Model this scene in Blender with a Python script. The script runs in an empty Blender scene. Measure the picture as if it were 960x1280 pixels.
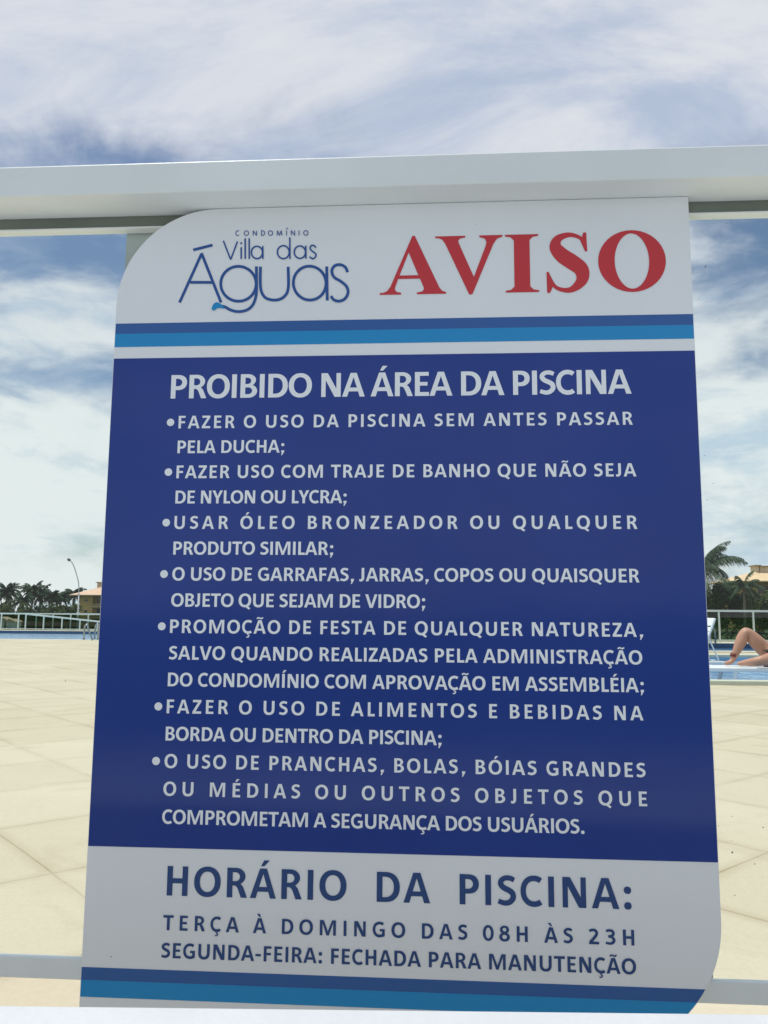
import bpy, bmesh, math, random
from mathutils import Vector, Matrix, Euler
R = math.radians
SC = bpy.context.scene
COL = SC.collection

# ------------------------------------------------------------------ camera, sky, sun, exposure
W = 0.85                      # real width of the notice board (m)
EYE = 0.85                    # eye height above the pool deck (m)
F = 985.0                     # focal length in photo pixels (960x1280)
CAM = Vector((0.5622 * W, -1.3118 * W, EYE))
cam = bpy.data.cameras.new('camera')
cam.sensor_fit = 'VERTICAL'; cam.sensor_height = 36.0; cam.lens = F / 1280 * 36.0
cam.clip_start = 0.05; cam.clip_end = 6000
co = bpy.data.objects.new('camera', cam); COL.objects.link(co)
co.location = CAM; co.rotation_euler = (1.7003, -0.0069, 0.0630)
SC.camera = co
ROT = Euler((1.7003, -0.0069, 0.0630)).to_matrix()

SUN_DIR = Vector((-0.30, 0.045, 0.95)).normalized()
sun = bpy.data.lights.new('sun', 'SUN'); sun.energy = 3.6; sun.angle = R(0.5); sun.color = (1.0, 0.95, 0.87)
so = bpy.data.objects.new('sun', sun); COL.objects.link(so)
so.rotation_euler = SUN_DIR.to_track_quat('Z', 'Y').to_euler()

vs = SC.view_settings
vs.view_transform = 'Standard'; vs.look = 'None'; vs.exposure = 0.0; vs.gamma = 1.0; vs.use_curve_mapping = False
SC.cycles.use_denoising = True
SC.cycles.max_bounces = 8; SC.cycles.transparent_max_bounces = 12

world = bpy.data.worlds.new('World'); SC.world = world; world.use_nodes = True


def build_sky():
    nt = world.node_tree; nt.nodes.clear(); N = nt.nodes.new; L = nt.links.new
    out = N('ShaderNodeOutputWorld'); bg = N('ShaderNodeBackground'); bg.inputs['Strength'].default_value = 0.1
    L(bg.outputs[0], out.inputs[0])
    sky = N('ShaderNodeTexSky'); sky.sky_type = 'NISHITA'; sky.sun_disc = False
    sky.sun_elevation = math.asin(SUN_DIR.z); sky.sun_rotation = math.atan2(SUN_DIR.x, SUN_DIR.y)
    sky.air_density = 1.0; sky.dust_density = 0.6; sky.ozone_density = 1.5

    def math_(op, a, b=None, clamp=False):
        n = N('ShaderNodeMath'); n.operation = op; n.use_clamp = clamp
        for i, v in enumerate((a, b)):
            if v is None: continue
            if isinstance(v, (int, float)): n.inputs[i].default_value = v
            else: L(v, n.inputs[i])
        return n.outputs[0]
    tc = N('ShaderNodeTexCoord'); sep = N('ShaderNodeSeparateXYZ'); L(tc.outputs['Generated'], sep.inputs[0])
    z = math_('MAXIMUM', sep.outputs[2], 0.0)
    inv = math_('DIVIDE', 1.0, math_('ADD', z, 0.14))
    vm = N('ShaderNodeVectorMath'); vm.operation = 'SCALE'; L(tc.outputs['Generated'], vm.inputs[0]); L(inv, vm.inputs['Scale'])

    def noise(loc, scale, rot, sc, detail, rough, dist):
        mp = N('ShaderNodeMapping'); L(vm.outputs[0], mp.inputs[0])
        mp.inputs['Location'].default_value = loc; mp.inputs['Scale'].default_value = scale; mp.inputs['Rotation'].default_value = (0, 0, rot)
        n = N('ShaderNodeTexNoise'); L(mp.outputs[0], n.inputs['Vector'])
        n.inputs['Scale'].default_value = sc; n.inputs['Detail'].default_value = detail
        n.inputs['Roughness'].default_value = rough; n.inputs['Distortion'].default_value = dist
        return n.outputs[0]
    n1 = noise((11.3, 3.5, 0.0), (0.9, 1.2, 0.3), R(35), 1.6, 10, 0.58, 0.5)
    n2 = noise((1.6, 4.3, 0.0), (0.6, 1.5, 0.3), R(35), 2.1, 10, 0.62, 0.8)

    def puff(loc, sc, detail, rough):
        mp = N('ShaderNodeMapping'); L(tc.outputs['Generated'], mp.inputs[0])
        mp.inputs['Location'].default_value = loc; mp.inputs['Scale'].default_value = (1, 1, 2.6)
        n = N('ShaderNodeTexNoise'); L(mp.outputs[0], n.inputs['Vector'])
        n.inputs['Scale'].default_value = sc; n.inputs['Detail'].default_value = detail; n.inputs['Roughness'].default_value = rough; n.inputs['Distortion'].default_value = 0.25
        return n.outputs[0]
    p1 = puff((1.3, 0.4, 2.1), 5.5, 9, .55); p2 = puff((4.0, 2.5, 0.3), 7.5, 8, .6)
    lowk = N('ShaderNodeMapRange'); L(z, lowk.inputs[0]); lowk.interpolation_type = 'SMOOTHSTEP'
    lowk.inputs[1].default_value = 0.50; lowk.inputs[2].default_value = 0.43

    def blend(a, b):
        m = N('ShaderNodeMix'); L(lowk.outputs[0], m.inputs[0]); L(a, m.inputs[2]); L(b, m.inputs[3]); return m.outputs[0]
    n1 = blend(n1, p1); n2 = blend(n2, p2)
    # how much of the sky is covered, by height above the horizon
    rp = N('ShaderNodeValToRGB'); L(z, rp.inputs[0]); r = rp.color_ramp; r.interpolation = 'EASE'
    r.elements[0].position = 0.0; r.elements[0].color = (.62, .62, .62, 1)
    r.elements[1].position = 0.9; r.elements[1].color = (.66, .66, .66, 1)
    for p, v in ((0.10, .62), (0.22, .64), (0.30, .62), (0.35, .54), (0.39, .43), (0.445, .41), (0.49, .55), (0.54, .68), (0.62, .76)):
        e = r.elements.new(p); e.color = (v, v, v, 1)
    dens = math_('ADD', n1, math_('SUBTRACT', rp.outputs[0], 0.5))
    mr = N('ShaderNodeMapRange'); mr.interpolation_type = 'SMOOTHSTEP'
    L(dens, mr.inputs[0]); mr.inputs[1].default_value = 0.36; mr.inputs[2].default_value = 0.66
    # cloud colour: lavender-grey thin cloud to white
    cr = N('ShaderNodeValToRGB'); L(n2, cr.inputs[0]); c = cr.color_ramp; c.interpolation = 'EASE'
    c.elements[0].position = 0.36; c.elements[0].color = (.45, .53, .68, 1)
    c.elements[1].position = 0.63; c.elements[1].color = (.72, .75, .805, 1)
    lw = N('ShaderNodeMapRange'); L(z, lw.inputs[0]); lw.interpolation_type = 'SMOOTHSTEP'
    lw.inputs[1].default_value = 0.46; lw.inputs[2].default_value = 0.20
    lc = N('ShaderNodeValToRGB'); L(n2, lc.inputs[0]); c = lc.color_ramp
    c.elements[0].position = 0.33; c.elements[0].color = (.54, .665, .78, 1)
    c.elements[1].position = 0.50; c.elements[1].color = (.82, .862, .88, 1)
    mixc = N('ShaderNodeMix'); mixc.data_type = 'RGBA'; L(lw.outputs[0], mixc.inputs[0]); L(cr.outputs[0], mixc.inputs[6]); L(lc.outputs[0], mixc.inputs[7])
    up = N('ShaderNodeMix'); up.data_type = 'RGBA'; up.blend_type = 'MULTIPLY'; up.inputs[0].default_value = 1.0
    L(mixc.outputs[2], up.inputs[6]); up.inputs[7].default_value = (10, 10, 10, 1)
    mx = N('ShaderNodeMix'); mx.data_type = 'RGBA'; L(mr.outputs[0], mx.inputs[0]); L(sky.outputs[0], mx.inputs[6]); L(up.outputs[2], mx.inputs[7])
    L(mx.outputs[2], bg.inputs[0])


build_sky()


def at(px, py, Y=None, Z=None):
    """world point seen at a photo pixel, on the plane y=Y or z=Z"""
    d = ROT @ Vector(((px - 480) / F, (640 - py) / F, -1))
    t = (Y - CAM.y) / d.y if Y is not None else (Z - CAM.z) / d.z
    return CAM + d * t


# ------------------------------------------------------------------ helpers
def tag(o, label=None, cat=None, group=None, kind=None):
    if label: o['label'] = label
    if cat: o['category'] = cat
    if group: o['group'] = group
    if kind: o['kind'] = kind
    return o


def thing(name, loc, label, cat, group=None, rz=0):
    o = bpy.data.objects.new(name, None); COL.objects.link(o)
    o.empty_display_size = 0.2
    o.location = loc; o.rotation_euler = (0, 0, rz)
    return tag(o, label, cat, group)


def wloc(o):
    v = Vector((0, 0, 0))
    while o is not None:
        v += o.location; o = o.parent
    return v


def link(name, me, mat, parent=None, local=False, smooth=False):
    """link a mesh; unless local, its vertices are world positions"""
    o = bpy.data.objects.new(name, me); COL.objects.link(o)
    if mat is not None:
        me.materials.clear(); me.materials.append(mat)
    if parent is not None:
        o.parent = parent
        if not local:
            me.transform(Matrix.Translation(-wloc(parent)))
    if smooth:
        for p in me.polygons: p.use_smooth = True
    return o


class MB:
    def __init__(s): s.v = []; s.f = []

    def box(s, x0, x1, y0, y1, z0, z1, m=None):
        b = len(s.v)
        for x, y, z in ((x0, y0, z0), (x1, y0, z0), (x1, y1, z0), (x0, y1, z0), (x0, y0, z1), (x1, y0, z1), (x1, y1, z1), (x0, y1, z1)):
            p = Vector((x, y, z)); s.v.append(m @ p if m else p)
        for q in ((3, 2, 1, 0), (4, 5, 6, 7), (0, 1, 5, 4), (1, 2, 6, 5), (2, 3, 7, 6), (3, 0, 4, 7)):
            s.f.append(tuple(b + i for i in q))
        return s

    def tube(s, pts, rad, n=8, cap=True):
        pts = [Vector(p) for p in pts]; rr = rad if isinstance(rad, (list, tuple)) else [rad] * len(pts)
        b = len(s.v); prev = None
        for i, p in enumerate(pts):
            t = (pts[min(i + 1, len(pts) - 1)] - pts[max(i - 1, 0)]).normalized()
            a = Vector((0, 0, 1)) if abs(t.z) < 0.9 else Vector((1, 0, 0))
            u = (a - t * a.dot(t)).normalized() if prev is None else (prev - t * prev.dot(t)).normalized()
            prev = u; w = t.cross(u)
            for k in range(n):
                an = 2 * math.pi * k / n
                s.v.append(p + (u * math.cos(an) + w * math.sin(an)) * rr[i])
        for i in range(len(pts) - 1):
            for k in range(n):
                k2 = (k + 1) % n
                s.f.append((b + i * n + k, b + i * n + k2, b + (i + 1) * n + k2, b + (i + 1) * n + k))
        if cap:
            s.f.append(tuple(b + k for k in range(n))[::-1]); s.f.append(tuple(b + (len(pts) - 1) * n + k for k in range(n)))
        return s

    def quad(s, *p):
        b = len(s.v); s.v += [Vector(q) for q in p]; s.f.append(tuple(range(b, b + len(p)))); return s

    def prism(s, outline, y0, y1):
        """outline [(x,z)] swept from y0 to y1"""
        b = len(s.v); n = len(outline)
        for y in (y0, y1):
            for x, z in outline: s.v.append(Vector((x, y, z)))
        s.f.append(tuple(range(b, b + n))); s.f.append(tuple(range(b + n, b + 2 * n))[::-1])
        for i in range(n):
            j = (i + 1) % n; s.f.append((b + i, b + n + i, b + n + j, b + j))
        return s

    def mesh(s, name='mesh'):
        me = bpy.data.meshes.new(name); me.from_pydata([tuple(v) for v in s.v], [], s.f)
        bm = bmesh.new(); bm.from_mesh(me)
        bmesh.ops.recalc_face_normals(bm, faces=bm.faces); bm.to_mesh(me); bm.free()
        me.update(); return me

    def build(s, name, mat, parent=None, local=False, smooth=False, bevel=0):
        o = link(name, s.mesh(name), mat, parent, local, smooth)
        if bevel:
            b = o.modifiers.new('bevel', 'BEVEL'); b.width = bevel; b.segments = 2; b.limit_method = 'ANGLE'
        return o


def copy_tree(o, parent=None):
    c = o.copy(); COL.objects.link(c)
    if parent is not None: c.parent = parent
    for ch in [k for k in COL.objects if k.parent == o]:
        copy_tree(ch, c)
    return c


# ------------------------------------------------------------------ materials
def mat(name, col, rough=0.5, var=0.0, vscale=8.0, metal=0.0, spec=0.5, bump=0.0, bscale=60.0, tint=None, specks=False):
    m = bpy.data.materials.new(name); m.use_nodes = True
    nt = m.node_tree; N = nt.nodes.new; L = nt.links.new
    b = nt.nodes['Principled BSDF']
    b.inputs['Roughness'].default_value = rough; b.inputs['Metallic'].default_value = metal
    b.inputs['Specular IOR Level'].default_value = spec
    b.inputs['Base Color'].default_value = (*col, 1)
    tc = N('ShaderNodeTexCoord')
    if var:
        n = N('ShaderNodeTexNoise'); n.inputs['Scale'].default_value = vscale; n.inputs['Detail'].default_value = 5
        L(tc.outputs['Object'], n.inputs['Vector'])
        r = N('ShaderNodeValToRGB'); L(n.outputs[0], r.inputs[0])
        t = tint or [c * (1 + var) for c in col]
        r.color_ramp.elements[0].position = 0.3; r.color_ramp.elements[0].color = (*[c * (1 - var) for c in col], 1)
        r.color_ramp.elements[1].position = 0.7; r.color_ramp.elements[1].color = (*[min(1, c) for c in t], 1)
        L(r.outputs[0], b.inputs['Base Color'])
    if specks:      # a few fly spots and dust grains
        vo = N('ShaderNodeTexVoronoi'); vo.inputs['Scale'].default_value = 34; L(tc.outputs['Object'], vo.inputs['Vector'])
        sc_ = N('ShaderNodeSeparateColor'); L(vo.outputs['Color'], sc_.inputs[0])
        th = N('ShaderNodeMapRange'); L(sc_.outputs[0], th.inputs[0]); th.inputs[1].default_value = .86; th.inputs[2].default_value = 1.0
        th.inputs[3].default_value = 0.0; th.inputs[4].default_value = .075
        lt = N('ShaderNodeMath'); lt.operation = 'LESS_THAN'; L(vo.outputs['Distance'], lt.inputs[0]); L(th.outputs[0], lt.inputs[1])
        sm = N('ShaderNodeMix'); sm.data_type = 'RGBA'
        k = N('ShaderNodeMath'); k.operation = 'MULTIPLY'; k.inputs[1].default_value = .7; L(lt.outputs[0], k.inputs[0]); L(k.outputs[0], sm.inputs[0])
        src = b.inputs['Base Color'].links[0].from_socket; L(src, sm.inputs[6]); sm.inputs[7].default_value = (.16, .14, .12, 1)
        L(sm.outputs[2], b.inputs['Base Color'])
    if bump:
        n2 = N('ShaderNodeTexNoise'); n2.inputs['Scale'].default_value = bscale; n2.inputs['Detail'].default_value = 4
        L(tc.outputs['Object'], n2.inputs['Vector'])
        bp = N('ShaderNodeBump'); bp.inputs['Strength'].default_value = bump; bp.inputs['Distance'].default_value = 0.02
        L(n2.outputs[0], bp.inputs['Height']); L(bp.outputs[0], b.inputs['Normal'])
    return m


def glass_mat(name, tint, refl=0.9, specks=False):
    m = bpy.data.materials.new(name); m.use_nodes = True
    nt = m.node_tree; nt.nodes.clear(); N = nt.nodes.new; L = nt.links.new
    out = N('ShaderNodeOutputMaterial'); tr = N('ShaderNodeBsdfTransparent'); tr.inputs[0].default_value = (*tint, 1)
    gl = N('ShaderNodeBsdfGlossy'); gl.inputs['Roughness'].default_value = 0.01; gl.inputs[0].default_value = (refl, refl, refl, 1)
    fr = N('ShaderNodeFresnel'); fr.inputs[0].default_value = 1.45
    geo = N('ShaderNodeNewGeometry'); sub = N('ShaderNodeMath'); sub.operation = 'MULTIPLY'
    inv = N('ShaderNodeMath'); inv.operation = 'SUBTRACT'; inv.inputs[0].default_value = 1.0; L(geo.outputs['Backfacing'], inv.inputs[1])
    L(fr.outputs[0], sub.inputs[0]); L(inv.outputs[0], sub.inputs[1])
    mx = N('ShaderNodeMixShader'); L(sub.outputs[0], mx.inputs[0]); L(tr.outputs[0], mx.inputs[1]); L(gl.outputs[0], mx.inputs[2])
    last = mx
    if specks:      # splashes of dried dirt, in loose swarms
        tc = N('ShaderNodeTexCoord')
        vo = N('ShaderNodeTexVoronoi'); vo.inputs['Scale'].default_value = 75; L(tc.outputs['Object'], vo.inputs['Vector'])
        nz = N('ShaderNodeTexNoise'); nz.inputs['Scale'].default_value = 5.0; nz.inputs['Detail'].default_value = 2; L(tc.outputs['Object'], nz.inputs['Vector'])
        sepc = N('ShaderNodeSeparateColor'); L(vo.outputs['Color'], sepc.inputs[0])
        g1 = N('ShaderNodeMapRange'); L(nz.outputs[0], g1.inputs[0]); g1.inputs[1].default_value = .52; g1.inputs[2].default_value = .72
        g1.inputs[3].default_value = 0.0; g1.inputs[4].default_value = 0.10
        ra = N('ShaderNodeMath'); ra.operation = 'MULTIPLY'; L(g1.outputs[0], ra.inputs[0]); L(sepc.outputs[0], ra.inputs[1])
        rp = N('ShaderNodeMath'); rp.operation = 'MULTIPLY'; rp.inputs[1].default_value = 1.6; L(ra.outputs[0], rp.inputs[0])
        lt = N('ShaderNodeMath'); lt.operation = 'LESS_THAN'; L(vo.outputs['Distance'], lt.inputs[0]); L(rp.outputs[0], lt.inputs[1])
        df = N('ShaderNodeBsdfDiffuse'); df.inputs[0].default_value = (.12, .11, .10, 1)
        hf = N('ShaderNodeMath'); hf.operation = 'MULTIPLY'; hf.inputs[1].default_value = .75; L(lt.outputs[0], hf.inputs[0])
        m2 = N('ShaderNodeMixShader'); L(hf.outputs[0], m2.inputs[0]); L(mx.outputs[0], m2.inputs[1]); L(df.outputs[0], m2.inputs[2]); last = m2
    L(last.outputs[0], out.inputs[0])
    return m


def deck_mat():
    m = bpy.data.materials.new('pale stone deck'); m.use_nodes = True
    nt = m.node_tree; N = nt.nodes.new; L = nt.links.new; b = nt.nodes['Principled BSDF']
    b.inputs['Roughness'].default_value = 0.75; b.inputs['Specular IOR Level'].default_value = 0.25
    geo = N('ShaderNodeNewGeometry')
    # slabs laid on the diagonal: distance to the nearest joint in two crossed directions
    dn = N('ShaderNodeTexNoise'); dn.inputs['Scale'].default_value = 1.3; dn.inputs['Detail'].default_value = 3; L(geo.outputs['Position'], dn.inputs['Vector'])

    def m_(op, a, b_=None):
        n = N('ShaderNodeMath'); n.operation = op
        for i, v in enumerate((a, b_)):
            if v is None: continue
            if isinstance(v, (int, float)): n.inputs[i].default_value = v
            else: L(v, n.inputs[i])
        return n.outputs[0]
    sep = N('ShaderNodeSeparateXYZ'); L(geo.outputs['Position'], sep.inputs[0])
    wob = m_('MULTIPLY', m_('SUBTRACT', dn.outputs[0], .5), 0.05)
    s = 0.81 * EYE; uv = []
    for ang, off in ((43.5, 1.65), (135.0, -1.97)):
        nx, ny = -math.sin(R(ang)), math.cos(R(ang))
        d = m_('ADD', m_('MULTIPLY', sep.outputs[0], nx), m_('MULTIPLY', sep.outputs[1], ny))
        d = m_('ADD', m_('SUBTRACT', d, nx * CAM.x + ny * CAM.y + off * EYE), wob)
        d = m_('DIVIDE', d, s); uv.append(d)
    dist = []
    for d in uv:
        fr = m_('FRACT', m_('ADD', d, 0.5))
        dist.append(m_('ABSOLUTE', m_('SUBTRACT', fr, 0.5)))
    near = m_('MULTIPLY', m_('MINIMUM', dist[0], dist[1]), s)
    # slab tone
    cell = N('ShaderNodeCombineXYZ'); L(m_('FLOOR', m_('ADD', uv[0], 1000.0)), cell.inputs[0]); L(m_('FLOOR', m_('ADD', uv[1], 1000.0)), cell.inputs[1])
    wn = N('ShaderNodeTexWhiteNoise'); L(cell.outputs[0], wn.inputs['Vector'])
    big = N('ShaderNodeTexNoise'); big.inputs['Scale'].default_value = 0.9; big.inputs['Detail'].default_value = 6; big.inputs['Roughness'].default_value = .6; L(geo.outputs['Position'], big.inputs['Vector'])
    fine = N('ShaderNodeTexNoise'); fine.inputs['Scale'].default_value = 55; fine.inputs['Detail'].default_value = 4; L(geo.outputs['Position'], fine.inputs['Vector'])
    tone = m_('ADD', m_('MULTIPLY', wn.outputs[0], .17), m_('ADD', m_('MULTIPLY', big.outputs[0], .6), m_('MULTIPLY', fine.outputs[0], .30)))
    cr = N('ShaderNodeValToRGB'); L(tone, cr.inputs[0]); e = cr.color_ramp.elements
    e[0].position = .28; e[0].color = (.47, .415, .30, 1); e[1].position = .80; e[1].color = (.57, .525, .41, 1)
    jr = N('ShaderNodeMapRange'); L(near, jr.inputs[0]); jr.inputs[1].default_value = .0015; jr.inputs[2].default_value = .006
    jr.inputs[3].default_value = 1.0; jr.inputs[4].default_value = 0.0
    jn = N('ShaderNodeMapRange'); L(big.outputs[0], jn.inputs[0]); jn.inputs[1].default_value = .35; jn.inputs[2].default_value = .62; jn.inputs[3].default_value = .9; jn.inputs[4].default_value = .12
    # dirt gathered beside the joints
    st = N('ShaderNodeMapRange'); L(near, st.inputs[0]); st.inputs[1].default_value = .0; st.inputs[2].default_value = .05; st.inputs[3].default_value = .38; st.inputs[4].default_value = 0
    jm = m_('MAXIMUM', m_('MULTIPLY', jr.outputs[0], jn.outputs[0]), m_('MULTIPLY', st.outputs[0], jn.outputs[0]))
    sn = N('ShaderNodeTexNoise'); sn.inputs['Scale'].default_value = 2.2; sn.inputs['Detail'].default_value = 8; sn.inputs['Roughness'].default_value = .68; sn.inputs['Distortion'].default_value = 1.0; L(geo.outputs['Position'], sn.inputs['Vector'])
    sr = N('ShaderNodeMapRange'); L(sn.outputs[0], sr.inputs[0]); sr.inputs[1].default_value = .54; sr.inputs[2].default_value = .74; sr.inputs[3].default_value = 0; sr.inputs[4].default_value = .42
    smx = N('ShaderNodeMix'); smx.data_type = 'RGBA'; L(sr.outputs[0], smx.inputs[0]); L(cr.outputs[0], smx.inputs[6]); smx.inputs[7].default_value = (.36, .30, .20, 1)
    mx = N('ShaderNodeMix'); mx.data_type = 'RGBA'; L(jm, mx.inputs[0]); L(smx.outputs[2], mx.inputs[6]); mx.inputs[7].default_value = (.27, .195, .11, 1)
    L(mx.outputs[2], b.inputs['Base Color'])
    bp = N('ShaderNodeBump'); bp.inputs['Strength'].default_value = .25; bp.inputs['Distance'].default_value = .01
    L(m_('SUBTRACT', fine.outputs[0], m_('MULTIPLY', jr.outputs[0], .6)), bp.inputs['Height']); L(bp.outputs[0], b.inputs['Normal'])
    return m


def water_mat(name, deep, pale, scale, rough=0.06):
    m = bpy.data.materials.new(name); m.use_nodes = True
    nt = m.node_tree; N = nt.nodes.new; L = nt.links.new; b = nt.nodes['Principled BSDF']
    b.inputs['Roughness'].default_value = rough; b.inputs['IOR'].default_value = 1.33
    tc = N('ShaderNodeTexCoord')
    n = N('ShaderNodeTexNoise'); n.inputs['Scale'].default_value = scale; n.inputs['Detail'].default_value = 5; n.inputs['Distortion'].default_value = 1.2
    L(tc.outputs['Object'], n.inputs['Vector'])
    r = N('ShaderNodeValToRGB'); L(n.outputs[0], r.inputs[0]); e = r.color_ramp.elements
    e[0].position = .38; e[0].color = (*deep, 1); e[1].position = .62; e[1].color = (*pale, 1)
    L(r.outputs[0], b.inputs['Base Color'])
    n2 = N('ShaderNodeTexNoise'); n2.inputs['Scale'].default_value = 5; n2.inputs['Detail'].default_value = 3; L(tc.outputs['Object'], n2.inputs['Vector'])
    bp = N('ShaderNodeBump'); bp.inputs['Strength'].default_value = .6; bp.inputs['Distance'].default_value = .12
    L(n2.outputs[0], bp.inputs['Height']); L(bp.outputs[0], b.inputs['Normal'])
    return m


M = dict(
    board=mat('white acrylic board', (.77, .79, .815), .18, .03, 3, spec=.45, bump=.05, bscale=4.5, specks=True),
    navy=mat('royal blue print', (.018, .046, .245), .12, .08, 2.5, spec=.30, bump=.05, bscale=4.5),
    dstripe=mat('mid blue print', (.028, .105, .33), .18, spec=.45),
    lstripe=mat('sky blue print', (.010, .25, .56), .18, spec=.45),
    white_print=mat('white print', (.80, .83, .87), .25, spec=.4),
    red=mat('red print', (.55, .036, .046), .25, spec=.4),
    darkblue=mat('navy print', (.026, .065, .20), .25, spec=.4),
    logoblue=mat('logo blue print', (.022, .085, .30), .25, spec=.4),
    alu=mat('painted aluminium', (.74, .78, .785), .38, .05, 5, spec=.5, bump=.03, bscale=120, specks=True),
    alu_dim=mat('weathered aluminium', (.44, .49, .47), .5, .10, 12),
    gasket=mat('shade-darkened rubber gasket', (.15, .17, .145), .7, .15, 6),  # gasket colour darkened to carry the shade under the hand rail
    far_alu=mat('cream aluminium', (.72, .76, .70), .4, .03, 5),
    glass=glass_mat('clear fence glass', (.966, .988, .974), .9, True),
    far_glass=glass_mat('green tinted fence glass', (.60, .68, .66), .9),
    wall=mat('white painted coping', (.54, .575, .60), .7, .06, 6, spec=.2, bump=.08, bscale=90),
    deck=deck_mat(),
    bounce_paving=mat('grey bounce paving', (.43, .455, .48), .85, .12, 1.5, bump=.2, bscale=30),
    coping=mat('pool coping stone', (.62, .60, .50), .7, .06, 3),
    curb=mat('grey green curb stone', (.50, .53, .44), .7, .08, 4),
    tile_dark=mat('dark blue pool tile', (.025, .075, .16), .25, .15, 4),
    tile=mat('pale blue pool tile', (.20, .42, .62), .3, .1, 2),
    water_pale=water_mat('pale pool water', (.34, .52, .74), (.42, .60, .80), .25),
    water_deep=water_mat('deep pool water', (.035, .11, .25), (.06, .16, .33), .35),
    water_shallow=water_mat('shallow pool water', (.07, .19, .38), (.30, .48, .68), 1.6),  # pale and dark patches paint in reflections and caustics
    grass=mat('lawn', (.055, .095, .022), .9, .35, .25),
    steel=mat('stainless steel', (.30, .34, .36), .3, metal=.9),
    plastic=mat('white plastic', (.80, .82, .84), .4, .02, 5),
    strap=mat('grey plastic', (.16, .20, .22), .5, .05, 5),
    skin=mat('skin', (.47, .26, .18), .5, .14, 7, tint=(.52, .27, .19)),
    cloth=mat('black swimsuit fabric', (.012, .012, .014), .7, .1, 20),
    hair=mat('dark hair', (.03, .018, .012), .5, .2, 40),
    anklet=mat('dark red band', (.16, .03, .03), .6, .1, 30),
    trunk=mat('palm bark', (.17, .14, .105), .9, .25, 3, bump=.5, bscale=8),
    palm=mat('palm frond', (.026, .062, .028), .6, .35, .7, tint=(.045, .085, .038), spec=.2),
    palm_far=mat('distant palm frond', (.026, .056, .030), .7, .4, .4, spec=.12),
    leaf=mat('shrub leaves', (.045, .085, .026), .7, .4, .6, tint=(.10, .145, .04), spec=.15),
    leaf_dark=mat('dark leaves', (.030, .060, .026), .7, .4, .5, spec=.12),
    ochre=mat('ochre render', (.42, .30, .115), .9, .12, .5),
    ochre_dark=mat('dark brown render', (.30, .21, .10), .9, .1, .5),  # darker brown for balcony parapets and chimney caps
    slab=mat('cream concrete', (.55, .46, .33), .9, .08, 1),
    roof=mat('salmon roof tile', (.60, .42, .30), .85, .12, 1.2),
    roof_cream=mat('cream roof tile', (.62, .47, .29), .85, .10, 1.2),
    window=mat('dark window glass', (.025, .03, .035), .12, .2, 1),
    frame=mat('window frame', (.30, .29, .27), .6),
    pole=mat('galvanised lamp post', (.55, .56, .55), .5, .05, 2),
    lamp=mat('street lamp housing', (.10, .11, .11), .5),
    lens=mat('lamp lens', (.65, .66, .62), .2),
    shed=mat('pale grey render', (.50, .54, .53), .8, .1, .8),
)

# ------------------------------------------------------------------ ground, deck, pools
def ground_z(x, y):
    t = max(0.0, min(1.0, (x + 2) / 16)); t = t * t * (3 - 2 * t)
    g = max(0.0, min(1.0, (8 - y) / 7))
    if g: return (-3.2 + 2.0 * t) * (1 - g) - 0.6 * g
    return -3.2 + 2.0 * t + 0.12 * math.sin(x * .021) * math.cos(y * .017)


def ground():
    mb = MB()
    xs = [-2500, -900, -500, -320] + [-240 + 10 * i for i in range(49)] + [320, 500, 900, 2500]
    ys = [-2500, -700, -300, -150, -80, -40, -10, -3, 1, 8, 28, 40] + [50 + 10 * i for i in range(26)] + [360, 500, 900, 2600]
    for y in ys:
        for x in xs: mb.v.append(Vector((x, y, ground_z(x, y))))
    n = len(xs)
    for j in range(len(ys) - 1):
        for i in range(n - 1): mb.f.append((j * n + i, j * n + i + 1, (j + 1) * n + i + 1, (j + 1) * n + i))
    tag(mb.build('ground', M['grass'], smooth=True), kind='structure')


ground()

YL0, YL1 = at(60, 799.5, Z=0).y, 34.4             # left pool, near and far edge
POOLS = [(-40.0, -4.0, YL0, YL1), (3.2, 30.0, 9.45, 16.3), (4.5, 46.0, 19.0, 25.0)]
TERR = [(-46.0, 1.0, -0.6, 36.0), (1.0, 52.0, -0.6, 27.5)]


def in_rect(x, y, rs): return any(a < x < b and c < y < d for a, b, c, d in rs)


def terrace():
    xs = sorted({v for r in POOLS + TERR for v in r[:2]}); ys = sorted({v for r in POOLS + TERR for v in r[2:]})
    keep = lambda i, j: (0 <= i < len(xs) - 1 and 0 <= j < len(ys) - 1 and
                         in_rect((xs[i] + xs[i + 1]) / 2, (ys[j] + ys[j + 1]) / 2, TERR) and
                         not in_rect((xs[i] + xs[i + 1]) / 2, (ys[j] + ys[j + 1]) / 2, POOLS))
    mb = MB()
    for i in range(len(xs) - 1):
        for j in range(len(ys) - 1):
            if not keep(i, j): continue
            x0, x1, y0, y1 = xs[i], xs[i + 1], ys[j], ys[j + 1]
            mb.quad((x0, y0, 0), (x1, y0, 0), (x1, y1, 0), (x0, y1, 0))
            for di, dj, a, b in ((-1, 0, (x0, y1), (x0, y0)), (1, 0, (x1, y0), (x1, y1)), (0, -1, (x0, y0), (x1, y0)), (0, 1, (x1, y1), (x0, y1))):
                if not keep(i + di, j + dj):
                    mb.quad((*a, 0), (*b, 0), (*b, -3.6), (*a, -3.6))
    tag(mb.build('pool_deck', M['deck']), kind='structure')


terrace()
pw = MB(); pw.quad((-30, -7.5, -.56), (34, -7.5, -.56), (34, -.66, -.56), (-30, -.66, -.56))  # unseen paving, added to bounce neutral light onto the board
tag(pw.build('bounce_paving', M['bounce_paving']), kind='structure')


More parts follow.
